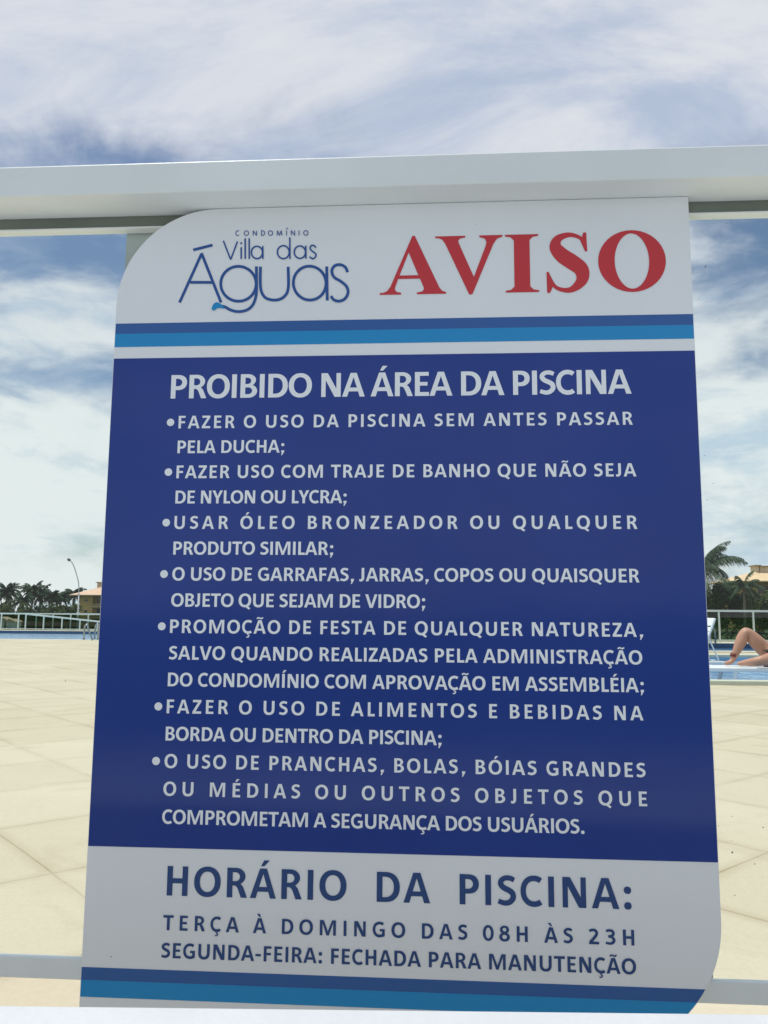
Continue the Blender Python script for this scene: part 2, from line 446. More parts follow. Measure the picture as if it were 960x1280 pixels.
def ring(x0, x1, y0, y1, w, z0, z1, mb):
    mb.box(x0 - w, x1 + w, y0 - w, y0, z0, z1); mb.box(x0 - w, x1 + w, y1, y1 + w, z0, z1)
    mb.box(x0 - w, x0, y0, y1, z0, z1); mb.box(x1, x1 + w, y0, y1, z0, z1)


def pool(i, z_water, wmat, floor, wall_mat, cop_w, cop_h, cop_mat):
    x0, x1, y0, y1 = POOLS[i]
    b = MB()
    b.quad((x0, y0, floor), (x1, y0, floor), (x1, y1, floor), (x0, y1, floor))
    e = .004
    for p, q in (((x0 + e, y0 + e), (x1 - e, y0 + e)), ((x1 - e, y0 + e), (x1 - e, y1 - e)), ((x1 - e, y1 - e), (x0 + e, y1 - e)), ((x0 + e, y1 - e), (x0 + e, y0 + e))):
        b.quad((*p, floor), (*q, floor), (*q, .002), (*p, .002))
    tag(b.build('pool', wall_mat), kind='structure')
    w = MB(); w.quad((x0 + .01, y0 + .01, z_water), (x1 - .01, y0 + .01, z_water), (x1 - .01, y1 - .01, z_water), (x0 + .01, y1 - .01, z_water))
    tag(w.build('water', wmat), kind='structure')
    c = MB(); ring(x0, x1, y0, y1, cop_w, -.02, cop_h, c)
    tag(c.build('pool_coping', cop_mat, bevel=.008), kind='structure')


pool(0, -.13, M['water_pale'], -1.3, M['tile_dark'], .35, .012, M['coping'])
pool(1, -.07, M['water_shallow'], -.24, M['tile'], .22, .055, M['curb'])
pool(2, -.14, M['water_deep'], -1.4, M['tile_dark'], .35, .03, M['coping'])

# ------------------------------------------------------------------ near glass fence
def SX(x): return x * W
def SZ(z): return W * (z + 0.5056) + EYE


def near_fence():
    xa, xb = -2.6, 3.3
    root = thing('glass_fence', (SX(.5), .02, 0), 'pale grey aluminium fence with clear glass holding the blue notice board', 'fence')
    zu = SZ(.2135)                                             # underside of the hand rail
    mb = MB().box(xa, xb, -.0535, .070, zu, zu + .0475); mb.build('top_rail', M['alu'], root, bevel=.0022)
    mb = MB().box(xa, xb, .010, .0285, SZ(.1890), SZ(.1922)); mb.build('glazing_bead', M['alu'], root, bevel=.001)
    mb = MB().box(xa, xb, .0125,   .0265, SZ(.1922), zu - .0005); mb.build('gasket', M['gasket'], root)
    zb0, zb1 = SZ(-1.0930), SZ(-1.0605)
    MB().box(xa, xb, .009, .0195, zb0, zb1).build('bottom_rail', M['alu'], root, bevel=.0015)
    for i, (x0, x1) in enumerate(((xa, SX(.0045)), (SX(.088), SX(.902)), (SX(.986), xb))):
        MB().box(x0 + .001, x1 - .001, .0128, .0178, zb1 - .006, SZ(.1905) + .004).build('glass_panel', M['glass'], root)
    for x0, x1 in ((SX(-.006), SX(.0765)), (SX(.915), SX(.9985)), (-2.5, -2.43), (3.13, 3.2)):
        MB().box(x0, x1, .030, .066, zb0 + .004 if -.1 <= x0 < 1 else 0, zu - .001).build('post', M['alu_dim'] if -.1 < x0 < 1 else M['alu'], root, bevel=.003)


near_fence()


def low_wall():
    zt = .50
    a, b = at(0, 1253.8, Z=zt), at(960, 1264.6, Z=zt)
    d = (b - a).normalized(); n = Vector((d.y, -d.x, 0))
    p0, p1 = a - d * 2.2, b + d * 2.2
    root = thing('low_wall', ((p0 + p1) / 2 * 1).to_tuple()[:2] + (0,), 'low white painted wall along the bottom edge in front of the notice board', 'wall')
    mb = MB(); o = []
    for z in (-.75, zt):
        for p in (p0, p1, p1 + n * .26, p0 + n * .26): mb.v.append(Vector((p.x, p.y, z)))
    mb.f = [(0, 1, 2, 3), (4, 5, 6, 7), (0, 1, 5, 4), (1, 2, 6, 5), (2, 3, 7, 6), (3, 0, 4, 7)]
    mb.build('wall_body', M['wall'], root, bevel=.006)


low_wall()

# ------------------------------------------------------------------ lettering: glyphs drawn in units of 1/100 cap height
def arc(cx, cy, rx, ry, a0, a1, n=14, e=2.0):
    o = []
    for i in range(n + 1):
        a = R(a0 + (a1 - a0) * i / n); c, s = math.cos(a), math.sin(a)
        o.append((cx + rx * math.copysign(abs(c) ** (2 / e), c), cy + ry * math.copysign(abs(s) ** (2 / e), s)))
    return o


def ell(cx, cy, rx, ry, e=2.15, n=40): return arc(cx, cy, rx, ry, 0, 360, n, e)[:-1]


def smooth(pts, n=6):
    o = []; P = [pts[0]] + list(pts) + [pts[-1]]
    for i in range(1, len(P) - 2):
        for k in range(n):
            t = k / n
            o.append(tuple(.5 * (2 * P[i][d] + (P[i + 1][d] - P[i - 1][d]) * t + (2 * P[i - 1][d] - 5 * P[i][d] + 4 * P[i + 1][d] - P[i + 2][d]) * t * t +
                                 (3 * P[i][d] - P[i - 1][d] - 3 * P[i + 1][d] + P[i + 2][d]) * t ** 3) for d in range(len(pts[0]))))
    o.append(tuple(pts[-1])); return o


def stroke(pts, w):
    """outline of a line of width w (or of the widths given as third values)"""
    n = len(pts); l = []; r = []
    for i in range(n):
        a, b = pts[max(i - 1, 0)], pts[min(i + 1, n - 1)]
        dx, dy = b[0] - a[0], b[1] - a[1]; q = math.hypot(dx, dy) or 1
        h = (pts[i][2] if w is None else w) / 2
        l.append((pts[i][0] - dy / q * h, pts[i][1] + dx / q * h)); r.append((pts[i][0] + dy / q * h, pts[i][1] - dx / q * h))
    return l + r[::-1]


def rect(x0, y0, x1, y1): return [(x0, y0), (x1, y0), (x1, y1), (x0, y1)]


# each glyph: (advance, [shape, ...]); a shape is a list of contours (outer, holes...)
G = {}
G[' '] = (36, [])
G['I'] = (42, [[rect(11, 0, 31, 100)]])
G['E'] = (77, [[[(12, 0), (69, 0), (69, 16), (32, 16), (32, 43), (63, 43), (63, 58), (32, 58), (32, 84), (68, 84), (68, 100), (12, 100)]]])
G['F'] = (72, [[[(12, 0), (32, 0), (32, 41), (63, 41), (63, 57), (32, 57), (32, 84), (66, 84), (66, 100), (12, 100)]]])
G['H'] = (99, [[[(12, 0), (32, 0), (32, 42), (67, 42), (67, 0), (87, 0), (87, 100), (67, 100), (67, 59), (32, 59), (32, 100), (12, 100)]]])
G['L'] = (66, [[[(12, 0), (63, 0), (63, 17), (32, 17), (32, 100), (12, 100)]]])
G['T'] = (78, [[[(29, 0), (49, 0), (49, 83), (76, 83), (76, 100), (2, 100), (2, 83), (29, 83)]]])
G['A'] = (95, [[[(1, 0), (21.5, 0), (28.5, 22), (66.5, 22), (73, 0), (94, 0), (60, 100), (35, 100)], [(33, 38), (61.5, 38), (47.5, 82)]]])
G['V'] = (93, [[[(35, 0), (58, 0), (92, 100), (71, 100), (47.2, 22), (23, 100), (1, 100)]]])
G['M'] = (137, [[[(12, 0), (31, 0), (31, 82), (59, 0), (76, 0), (106, 82), (106, 0), (125, 0), (125, 100), (97, 100), (68.5, 27), (40, 100), (12, 100)]]])
G['N'] = (104, [[[(12, 0), (30, 0), (30, 70), (67, 0), (92, 0), (92, 100), (74, 100), (74, 34), (38, 100), (12, 100)]]])
G['Y'] = (82, [[[(31, 0), (51, 0), (51, 38), (82, 100), (60, 100), (41.5, 57), (23, 100), (0, 100), (31, 38)]]])
G['Z'] = (75, [[[(4, 0), (70, 0), (70, 17), (28, 17), (69, 86), (69, 100), (6, 100), (6, 83), (45, 83), (4, 14)]]])
G['J'] = (52, [[[(20, 100), (40, 100)] + arc(15, 26, 25, 27.5, 0, -120, 10) + [(4, 18)] + arc(13, 27, 7, 12, -90, 0, 6) + [(20, 34)]]])
G['U'] = (103, [[[(11, 100), (31, 100)] + arc(51.5, 39, 20.5, 23, 180, 360, 16, 2.3) + [(72, 100), (92, 100)] + arc(51.5, 39, 40.5, 40.5, 0, -180, 20, 2.3)]])
G['D'] = (99, [[[(12, 0), (40, 0)] + arc(44, 50, 49, 50, -90, 90, 18, 2.2) + [(12, 100)], [(32, 16), (40, 16)] + arc(42, 50, 30, 34, -90, 90, 14, 2.2) + [(32, 84)]]])
G['P'] = (84, [[[(12, 0), (32, 0), (32, 36), (42, 36)] + arc(43, 68, 36, 32, -90, 90, 14, 2.2) + [(12, 100)], [(32, 52), (41, 52)] + arc(42, 68, 16.5, 16, -90, 90, 10) + [(32, 84)]]])
G['B'] = (88, [[[(12, 0), (45, 0)] + arc(46, 28.5, 36, 28.5, -90, 50, 10) + [(63, 53)] + arc(44, 75, 32, 25, -35, 90, 10) + [(12, 100)],
                [(32, 15), (44, 15)] + arc(45, 29.5, 16, 14.5, -90, 90, 8) + [(32, 44)], [(32, 58), (41, 58)] + arc(42, 71.5, 14, 13.5, -90, 90, 8) + [(32, 85)]]])
G['R'] = (88.5, [[[(12, 0), (32, 0), (32, 40), (40, 40), (47, 36), (52, 28), (63, 0), (85, 0), (73, 30), (69, 38), (61, 46)] + arc(44, 71.5, 34, 28.5, -45, 90, 12) + [(12, 100)],
                  [(32, 55), (42, 55)] + arc(43, 70, 15, 15, -90, 90, 8) + [(32, 85)]]])
G['O'] = (106, [[ell(53, 50, 48, 51.5), ell(53, 50, 27, 34.5)]])
G['Q'] = (108, G['O'][1] + [[[(52, 3), (62, -3), (84, -19), (96, -8), (86, -2), (76, 10), (60, 12)]]])
G['C'] = (83, [[stroke([(*p, 18.5) for p in arc(51, 50, 37, 42.5, 53, 307, 26, 2.15)], None)]])
G['G'] = (100, [[stroke([(*p, 18.5) for p in arc(54, 50, 39, 42.5, 52, 308, 26, 2.15)], None)], [[(55, 53), (55, 38), (71, 38), (71, 12), (76, 2), (90, 8), (90, 53)]]])
G['S'] = (74, [[stroke(smooth([(63, 85, 16), (48, 91, 17), (31, 90.5, 17), (18.5, 82, 18), (17, 70, 19), (27, 59, 19), (44, 51, 19), (57, 41, 19), (58.5, 25, 19), (47, 12, 18), (29, 8.5, 17), (8, 14.5, 16)]), None)]])
G['0'] = (80, [[ell(40, 50, 37, 51.5), ell(40, 50, 17.5, 35)]])
G['8'] = (80, [[ell(40, 27.5, 36, 29), ell(40, 28, 16, 14)], [ell(40, 75, 31, 26), ell(40, 75, 13, 12)]])
G['2'] = (80, [[stroke(smooth([(9, 83, 16), (24, 91, 17), (46, 90, 18), (58, 76, 19), (54, 58, 19), (38, 38, 19), (15, 13, 19)]), None)], [rect(6, 0, 73, 16.5)]])
G['3'] = (80, [[stroke(smooth([(10, 86, 15), (28, 92, 16), (50, 89, 18), (59, 74, 19), (50, 58, 17), (24, 53.5, 15)]), None)],
               [stroke(smooth([(25, 53, 15), (50, 48, 17), (63, 30, 19), (52, 12, 18), (30, 8, 16), (7, 13, 15)]), None)]])
CED = [stroke(smooth([(50, 3), (49, -8), (58, -14), (54, -24), (38, -26)]), 8)]
G['Ç'] = (83, G['C'][1] + [CED])
acute = lambda x: [[(x - 9, 108), (x + 3, 108), (x + 22, 128), (x + 2, 128)]]
grave = lambda x: [[(x - 3, 108), (x + 9, 108), (x - 2, 128), (x - 22, 128)]]
tilde = lambda x: [stroke(smooth([(x - 23, 110), (x - 12, 118), (x, 115), (x + 12, 112), (x + 23, 120)]), 10)]
for ch, base, f in (('Á', 'A', acute), ('É', 'E', acute), ('Í', 'I', acute), ('Ó', 'O', acute), ('À', 'A', grave), ('Ã', 'A', tilde)):
    w_, sh = G[base]; G[ch] = (w_, sh + [f(w_ / 2)])
COMMA = [(13, -20), (21, -20), (37, 8), (37, 18), (14, 18), (14, 4), (18, -4)]
G[','] = (41, [[COMMA]])
G['.'] = (42, [[ell(21, 10.5, 12.5, 12, 2.3, 20)]])
G[':'] = (44, [[ell(22, 11, 12.5, 12, 2.3, 20)], [ell(22, 62, 12.5, 12, 2.3, 20)]])
G[';'] = (44, [[COMMA], [ell(25, 62, 12.5, 12, 2.3, 20)]])
G['-'] = (49, [[rect(5, 32, 44, 47)]])

SA = {}     # heavy seriffed capitals of the heading
SA['A'] = [[[(1, 0), (35, 0), (35, 3), (28, 4.5), (25, 8.5), (25.5, 12.5), (30.2, 27), (64.7, 27), (70.5, 12.5), (71, 8), (68, 4.5), (60, 3), (60, 0), (106, 0), (106, 3), (100, 5), (95.5, 11),
             (56.5, 102), (52.5, 102), (18, 14), (13, 6.5), (7, 3.5), (1, 3)], [(32.4, 33), (62.3, 33), (46.8, 73)]]]
SA['V'] = [[[(1, 100), (48, 100), (48, 97), (40, 95.5), (37, 92), (38, 87), (61, 28), (79.5, 81), (81, 88), (79, 94), (70, 97), (70, 100), (106, 100), (106, 97), (98, 94), (92, 85),
             (58.5, -2), (53.5, -2), (16.5, 87), (12, 94), (7, 96.5), (1, 97)]]]
SA['I'] = [[[(1, 0), (56, 0), (56, 3), (47, 4.5), (41.5, 10), (41.5, 90), (47, 95.5), (56, 97), (56, 100), (1, 100), (1, 97), (10, 95.5), (15.5, 90), (15.5, 10), (10, 4.5), (1, 3)]]]
SA['S'] = [[stroke(smooth([(68, 80, 5), (60, 92, 6), (43, 97.5, 8), (25, 91, 13), (20.5, 77, 20), (31, 62, 25), (47, 50, 26), (61, 37, 24), (62, 20, 19), (50, 6, 12), (36, 2, 8), (19, 8, 6), (9, 26, 5)]), None)],
           [[(66, 101), (70.5, 101), (71.5, 68), (68, 68), (61, 86)]], [[(5, 34), (8.5, 34), (17, 13), (10, -2), (5.5, -2)]]]
SA['O'] = [[ell(57, 50, 54, 53, 2.0), ell(57, 50, 27.5, 47.5, 1.95)]]


def fill_shapes(name, shapes, y, matl, parent, labels=None):
    """shapes: list of (contours in sign units, layer); flat print on the board, one mesh"""
    layers = {}
    for cs, k in shapes: layers.setdefault(k, []).append(cs)
    V, Fc = [], []
    for k, cl in sorted(layers.items()):
        cu = bpy.data.curves.new('outline', 'CURVE'); cu.dimensions = '2D'; cu.fill_mode = 'BOTH'
        for cs in cl:
            for c in cs:
                sp = cu.splines.new('POLY'); sp.points.add(len(c) - 1); sp.use_cyclic_u = True
                for i, (x, z) in enumerate(c): sp.points[i].co = (x * 10, z * 10, 0, 1)
        ob = bpy.data.objects.new('outline', cu)
        me = bpy.data.meshes.new_from_object(ob)
        b = len(V)
        V += [(SX(v.co.x / 10), y - k * 3e-5, SZ(v.co.y / 10)) for v in me.vertices]
        Fc += [tuple(b + i for i in p.vertices) for p in me.polygons]
        bpy.data.objects.remove(ob); bpy.data.curves.remove(cu); bpy.data.meshes.remove(me)
    me = bpy.data.meshes.new(name); me.from_pydata(V, [], Fc)
    bm = bmesh.new(); bm.from_mesh(me)
    for f in bm.faces:
        f.normal_update()
        if f.normal.y > 0: f.normal_flip()
    bm.to_mesh(me); bm.free()
    return link(name, me, matl, parent)


def line_shapes(s, x0, x1, zb, cap, fit=True):
    k = cap / 100
    first, last = G[s[0]], G[s[-1]]
    xs = lambda g: [p[0] for sh in g[1] for c in sh for p in c]
    lo, hi = min(xs(first)), max(xs(last))
    nat = sum(G[c][0] for c in s) - lo - (last[0] - hi)
    tr = ((x1 - x0) / k - nat) / (len(s) - 1) if fit else 0
    out = []; u = -lo
    for c in s:
        w_, shs = G[c]
        for i, sh in enumerate(shs):
            out.append(([[(x0 + (u + p[0]) * k, zb + p[1] * k) for p in cc] for cc in sh], i))
        u += w_ + tr
    return out


def notice_board():
    root = thing('notice_board', (SX(.5), -.002, SZ(-1.158)), 'blue and white pool rules notice board headed AVISO fixed to the glass fence', 'sign')
    # board outline: rounded top left and bottom right corners
    top, bot, r1, r2 = .2125, -1.158, .178, .19

    def outline(z0, z1, inset=0.0):
        full = [(0 + inset, bot + inset)] + arc(1 - r2, bot + r2, r2 - inset, r2 - inset, -90, 0, 24) + [(1 - inset, top - inset)] + arc(r1, top - r1, r1 - inset, r1 - inset, 90, 180, 24)
        def clip(poly, z, above):
            o = []
            for i, p in enumerate(poly):
                q = poly[(i + 1) % len(poly)]
                ip, iq = (p[1] >= z) == above, (q[1] >= z) == above
                if ip: o.append(p)
                if ip != iq:
                    t = (z - p[1]) / (q[1] - p[1]); o.append((p[0] + (q[0] - p[0]) * t, z))
            return o
        return clip(clip(full, z0, True), z1, False)
    mb = MB().prism([(SX(x), SZ(z)) for x, z in outline(-9, 9)], -.004, .0065)
    mb.build('board', M['board'], root)

    def sheet(name, z0, z1, m, label=None):
        o = MB().prism([(SX(x), SZ(z)) for x, z in outline(z0, z1, .0008)], -.0044, -.0039).build(name, m, root)
        if label: o['label'] = label
    sheet('blue_field', -.8815, -.0625, M['navy'], 'large royal blue field of the rules')
    sheet('stripe', -.0175, .0015, M['dstripe'], 'dark blue stripe under the heading'); sheet('stripe', -.0415, -.0175, M['lstripe'], 'light blue stripe under the heading')
    sheet('stripe', -1.0850, -1.0660, M['dstripe'], 'dark blue stripe at the foot'); sheet('stripe', -1.1100, -1.0850, M['lstripe'], 'light blue stripe at the foot')
    YT = -.0046
    x0, x1, z0 = .1215, .895, -.1890
    step = (.8440 - .1890) / 15
    o = fill_shapes('lettering', line_shapes('PROIBIDO NA ÁREA DA PISCINA', .1055, .8928, -.1358, .0420), YT, M['white_print'], root)
    o['label'] = 'white heading PROIBIDO NA ÁREA DA PISCINA'
    rules = [('FAZER O USO DA PISCINA SEM ANTES PASSAR', .8930), ('PELA DUCHA;', .3074), ('FAZER USO COM TRAJE DE BANHO QUE NÃO SEJA', .8960), ('DE NYLON OU LYCRA;', .4155),
             ('USAR ÓLEO BRONZEADOR OU QUALQUER', .8946), ('PRODUTO SIMILAR;', .3941), ('O USO DE GARRAFAS, JARRAS, COPOS OU QUAISQUER', .8951), ('OBJETO QUE SEJAM DE VIDRO;', .5476),
             ('PROMOÇÃO DE FESTA DE QUALQUER NATUREZA,', .8978), ('SALVO QUANDO REALIZADAS PELA ADMINISTRAÇÃO', .8951), ('DO CONDOMÍNIO COM APROVAÇÃO EM ASSEMBLÉIA;', .8961),
             ('FAZER O USO DE ALIMENTOS E BEBIDAS NA', .8937), ('BORDA OU DENTRO DA PISCINA;', .5740), ('O USO DE PRANCHAS, BOLAS, BÓIAS GRANDES', .8940),
             ('OU MÉDIAS OU OUTROS OBJETOS QUE', .8949), ('COMPROMETAM A SEGURANÇA DOS USUÁRIOS.', .7970)]
    for i, (s, xe) in enumerate(rules):
        zb = z0 - step * i
        sh = line_shapes(s, x0, xe, zb, .0222)
        if i in (0, 2, 4, 6, 8, 11, 13): sh.append(([ell(.1073, zb + .0108, .0066, .0066, 2.0, 24)], 0))
        fill_shapes('lettering', sh, YT, M['white_print'], root)['label'] = 'white rule line ' + s
    for s, a, b, zb, cap in (('HORÁRIO  DA  PISCINA:', .1339, .8659, -.9540, .0450), ('TERÇA À DOMINGO DAS 08H ÀS 23H', .1302, .8683, -1.0064, .0226), ('SEGUNDA-FEIRA: FECHADA PARA MANUTENÇÃO', .1290, .8697, -1.0480, .0226)):
        fill_shapes('lettering', line_shapes(s, a, b, zb, cap), YT, M['darkblue'], root)['label'] = 'navy opening hours line ' + ' '.join(s.split())
    # AVISO, five heavy red capitals
    sh = []
    for ch, a, b in (('A', .4685, .5835), ('V', .5650, .6815), ('I', .6860, .7430), ('S', .7560, .8288), ('O', .8440, .9580)):
        xs = [p[0] for s_ in SA[ch] for c in s_ for p in c]; lo, hi = min(xs), max(xs)
        for i, s_ in enumerate(SA[ch]):
            sh.append(([[(a + (p[0] - lo) / (hi - lo) * (b - a), .0455 + p[1] / 100 * .1050) for p in c] for c in s_], i + (1 if ch == 'V' else 0)))
    fill_shapes('lettering', sh, YT, M['red'], root)['label'] = 'red heading AVISO'
    # logo: monoline script drawn from strokes (c maps drawing units to the board)
    def c(p):
        u, v = (p[0] - 250) / 550, (p[1] - 150) / 250
        return (.1103 + .3056 * u + .0046 * v, .1611 - .0075 * u - .1440 * v)
    def ln(pts, w, sm=False):
        pts = smooth(pts, 8) if sm else pts
        return [c(p) for p in stroke(pts, w)]
    def circ(x, y, rx, ry, w): return [[c(p) for p in ell(x, y, rx + w / 2, ry + w / 2, 2, 48)], [c(p) for p in ell(x, y, rx - w / 2, ry - w / 2, 2, 48)]]
    B = []; w = 9
    for cs in ([ln([(250, 363), (320, 206)], w)], [ln([(320, 203), (384, 362)], w)], [ln([(284, 298), (356, 298)], w)], [ln([(293, 193), (356, 177)], w)],
               circ(440, 302, 57, 56, w), [ln([(498, 246), (498, 322), (494, 350), (484, 372), (466, 386), (440, 391), (415, 386), (396, 376), (380, 374)], w, True)],
               [ln([(511, 247), (511, 312), (522, 342), (545, 353), (572, 351), (592, 336), (600, 310), (600, 247)], w, True)],
               circ(668, 299, 52, 54, w), [ln([(723, 246), (723, 354)], w)],
               [ln([(789, 264), (782, 248), (766, 240), (748, 244), (739, 260), (746, 280), (768, 294), (785, 310), (789, 330), (778, 349), (760, 356), (744, 352), (735, 340)], w, True)]):
        B.append((cs, len(B)))
    lg = fill_shapes('logo', B, YT, M['logoblue'], root); lg['label'] = 'Águas in thin dark blue logo letters'
    drop = [c(p) for p in smooth([(395, 378), (383, 367), (370, 362), (360, 368), (354, 383), (362, 388), (375, 380), (395, 382)])]
    fill_shapes('water_drop', [([drop], 14)], YT, M['lstripe'], lg)
    B = []; w = 5
    for cs in ([ln([(391, 163), (415, 224)], w)], [ln([(415, 224), (437, 165)], w)], [ln([(449, 184), (449, 222)], w)], [[c(p) for p in ell(449, 171, 3.4, 3.4, 2, 16)]], [ln([(462, 155), (462, 222)], w)], [ln([(475, 155), (475, 222)], w)],
               circ(500, 201, 18, 20, w), [ln([(519, 180), (519, 222)], w)], circ(585, 200, 19, 21, w), [ln([(606, 152), (606, 222)], w)], circ(638, 200, 18, 20, w), [ln([(657, 179), (657, 221)], w)],
               [ln([(689, 186), (684, 179), (675, 179), (671, 188), (678, 197), (688, 205), (688, 215), (679, 221), (669, 215)], w, True)]):
        B.append((cs, len(B)))
    fill_shapes('logo', B, YT, M['logoblue'], root)['label'] = 'Villa das in thin dark blue logo letters'
    B = []; w = 2.6; T = 130; D = 146; x = 432
    def small(ch, x):
        if ch == 'C': return [[ln([(x + 6 + 6.5 * math.cos(R(a)), 138 - 8 * math.sin(R(a))) for a in range(50, 311, 20)], w)]]
        if ch == 'O': return [circ(x + 7, 138, 7, 7.5, w)]
        if ch == 'N': return [[ln([(x, D), (x, T), ], w)], [ln([(x, T), (x + 11, D)], w)], [ln([(x + 11, D), (x + 11, T)], w)]]
        if ch == 'D': return [[[c(p) for p in [(x - 1.3, D + 1), (x - 1.3, T - 1)] + arc(x + 3, 138, 8.5, 9, -90, 90, 10)], [c(p) for p in [(x + 1.3, D - 1.6), (x + 1.3, T + 1.6)] + arc(x + 3, 138, 6, 6.4, -90, 90, 10)]]]
        if ch == 'M': return [[ln([(x, D), (x + 2, T)], w)], [ln([(x + 2, T), (x + 8, D)], w)], [ln([(x + 8, D), (x + 14, T)], w)], [ln([(x + 14, T), (x + 16, D)], w)]]
        if ch == 'I': return [[ln([(x, D), (x, T)], w)]]
        if ch == 'Í': return [[ln([(x, D), (x, T)], w)], [ln([(x - 1, 126), (x + 4, 121)], w)]]
    for ch, x in zip('CONDOMÍNIO', (432, 459, 488, 515, 537, 565, 596, 611, 636, 651)):
        for cs in small(ch, x): B.append((cs, len(B)))
    fill_shapes('logo', B, YT, M['logoblue'], root)['label'] = 'tiny spaced word CONDOMÍNIO above the logo'


notice_board()

# ------------------------------------------------------------------ far fences
def far_fence(name_label, posts, Y, z_top, z_bot, ztops=None, y_label=None):
    """posts: x positions"""
    root = thing('pool_fence', (posts[0], Y, 0), name_label, 'fence')
    zt = ztops or [z_top] * len(posts)
    for i, x in enumerate(posts):
        MB().box(x - .024, x + .024, Y - .03, Y + .03, -.01, zt[i] - .02).build('post', M['far_alu'], root)
    for i in range(len(posts) - 1):
        a, b = posts[i], posts[i + 1]
        p = MB(); g = [(a + .031, .10), (b - .031, .10), (b - .031, zt[i + 1] - .05), (a + .031, zt[i] - .05)]
        p.prism(g, Y - .005, Y + .005).build('glass_panel', M['far_glass'], root)
        MB().box(a + .031, b - .031, Y - .02, Y + .02, .06, .10).build('bottom_rail', M['far_alu'], root)
    t = MB(); t.prism([(posts[0] - .06, zt[0] - .02), (posts[-1] + .06, zt[-1] - .02), (posts[-1] + .06, zt[-1] + .05), (posts[0] - .06, zt[0] + .05)], Y - .045, Y + .045)
    t.build('top_rail', M['far_alu'], root)


YF = 35.0
zt = at(50, 767.6, Y=YF).z
far_fence('cream railing with green glass running level along the far side of the left pool', [at(x, 780, Y=YF).x for x in (-42, -20, 1.5, 22.8, 45, 66, 88, 110, 133, 155, 178, 200)], YF, zt, 0)
xs = [32, 54.5, 77.5, 100, 122, 144]
far_fence('short ramp railing whose top bar slopes down to the right by the left pool', [at(x, 780, Y=YF - .25).x for x in xs], YF - .25, 0, 0,
          [at(x, 767.6 + (x - 32) * .108, Y=YF - .25).z for x in xs])
YR = 26.2
zr = at(920, 764.3, Y=YR).z
far_fence('white railing with tall glass panes behind the lounging person and the right pool', [at(x, 780, Y=YR).x for x in (756, 803, 851, 899, 942, 985, 1030, 1075)], YR, zr, 0)

# ------------------------------------------------------------------ pool ladders
def pool_ladder(loc, label, rz, sep, h):
    root = thing('pool_ladder', loc, label, 'pool ladder', 'steel pool ladders', rz)
    for s in (0, 1):
        pts = [(0, 0, 0), (0, 0, h * .68)] + [(h * .19 - h * .19 * math.cos(R(a)), 0, h * .68 + h * .32 * math.sin(R(a))) for a in range(20, 140, 15)] + [(h * .46, 0, h * .62), (h * .92, 0, -.02), (h * .97, 0, -1.0)]
        m = MB().tube([(p[0] * .98, s * sep, p[2]) for p in pts], .026, 8)
        m.build('hand_rail', M['steel'], root, True, True)
        MB().tube([(0, s * sep, 0.001), (0, s * sep, .02)], .05, 10).build('foot_flange', M['steel'], root, True)
    for k in range(3):
        MB().box(h * .92, h * 1.1, .02, sep - .02, -.3 - .28 * k, -.27 - .28 * k).build('step', M['plastic'], root, True)


p = at(92.5, 800.5, Z=.012); q = at(106.5, 801.0, Z=.012)
ang = math.atan2(q.y - p.y, q.x - p.x)
pool_ladder((p.x, YL0 - .15, .012), 'steel pool ladder with arched rails at the left pool, nearest the lamp post', R(-90) + R(62), .40, .47)
p = at(119.5, 800, Z=.012)
pool_ladder((p.x, YL0 - .15, .012), 'steel pool ladder of the left pool partly hidden by the board edge', R(-90) + R(62), .40, .47)
p = at(896, 804, Z=.03)
pool_ladder((p.x, 25.2, .03), 'steel pool ladder with arched rail on the far edge of the right pool', R(180), .45, .48)

# ------------------------------------------------------------------ loungers and person
def lounger(loc, back_angle, pivot, label, rz=0):
    root = thing('sun_lounger', loc, label, 'sun lounger', 'white plastic sun loungers standing in the shallow pool', rz)
    H = .34; L_ = 1.92; wd = .62
    f = MB()
    f.box(0, L_, 0, .055, H - .055, H); f.box(0, L_, wd - .055, wd, H - .055, H)
    f.box(0, .06, .055, wd - .055, H - .05, H - .003); f.box(L_ - .06, L_, .055, wd - .055, H - .05, H - .003)
    f.build('frame', M['plastic'], root, True, bevel=.012)
    b = MB(); n = 11
    for i in range(n):
        x0 = .08 + (pivot - .1) * i / n; b.box(x0, x0 + (pivot - .1) / n - .022, .057, wd - .057, H - .028, H - .006)
    b.build('seat', M['plastic'], root, True)
    m = Matrix.Translation((pivot, 0, H - .01)) @ Matrix.Rotation(-R(back_angle), 4, 'Y')
    k = MB(); BL = .80
    for y0 in (.06, wd - .10): k.box(0, BL, y0, y0 + .04, -.03, .0, m)
    for i in range(7): k.box(.02 + i * .09, .095 + i * .09, .10, wd - .10, -.026, -.004, m)
    k.box(BL - .14, BL, .10, wd - .10, -.03, .004, m)
    k.build('backrest', M['plastic'], root, True, bevel=.004)
    t = m @ Vector((BL * .55, 0, -.03))
    for y in (.08, wd - .08): MB().tube([(t.x, y, t.z), (min(t.x + .22, L_ - .1), y, H - .03)], .012).build('backrest_prop', M['plastic'], root, True)
    for x in (.40, L_ - .32):
        for y in (.03, wd - .03):
            s_ = 1 if x < 1 else -1
            MB().tube([(x, y, H - .055), (x - .07 * s_, y, .0)], [.034, .028], 8).build('leg', M['plastic'], root, True)
    return root


FLOOR = -.24
YA = 10.35
pf = at(915, 833, Y=YA)
# the near lounger, foot end just left of the foot; seat surface at pf.z
zseat = pf.z
xa0 = at(874, 833, Y=YA).x
lounger((xa0, YA - .30, zseat - .34), 32, 1.22, 'white plastic sun lounger with the reclining person on it, nearest in the shallow pool')
pb = at(904, 822, Y=13.0)
lounger((pb.x - 1.92, 12.8, FLOOR), 68, 1.46, 'empty white sun lounger with steep raised backrest, behind the occupied one')


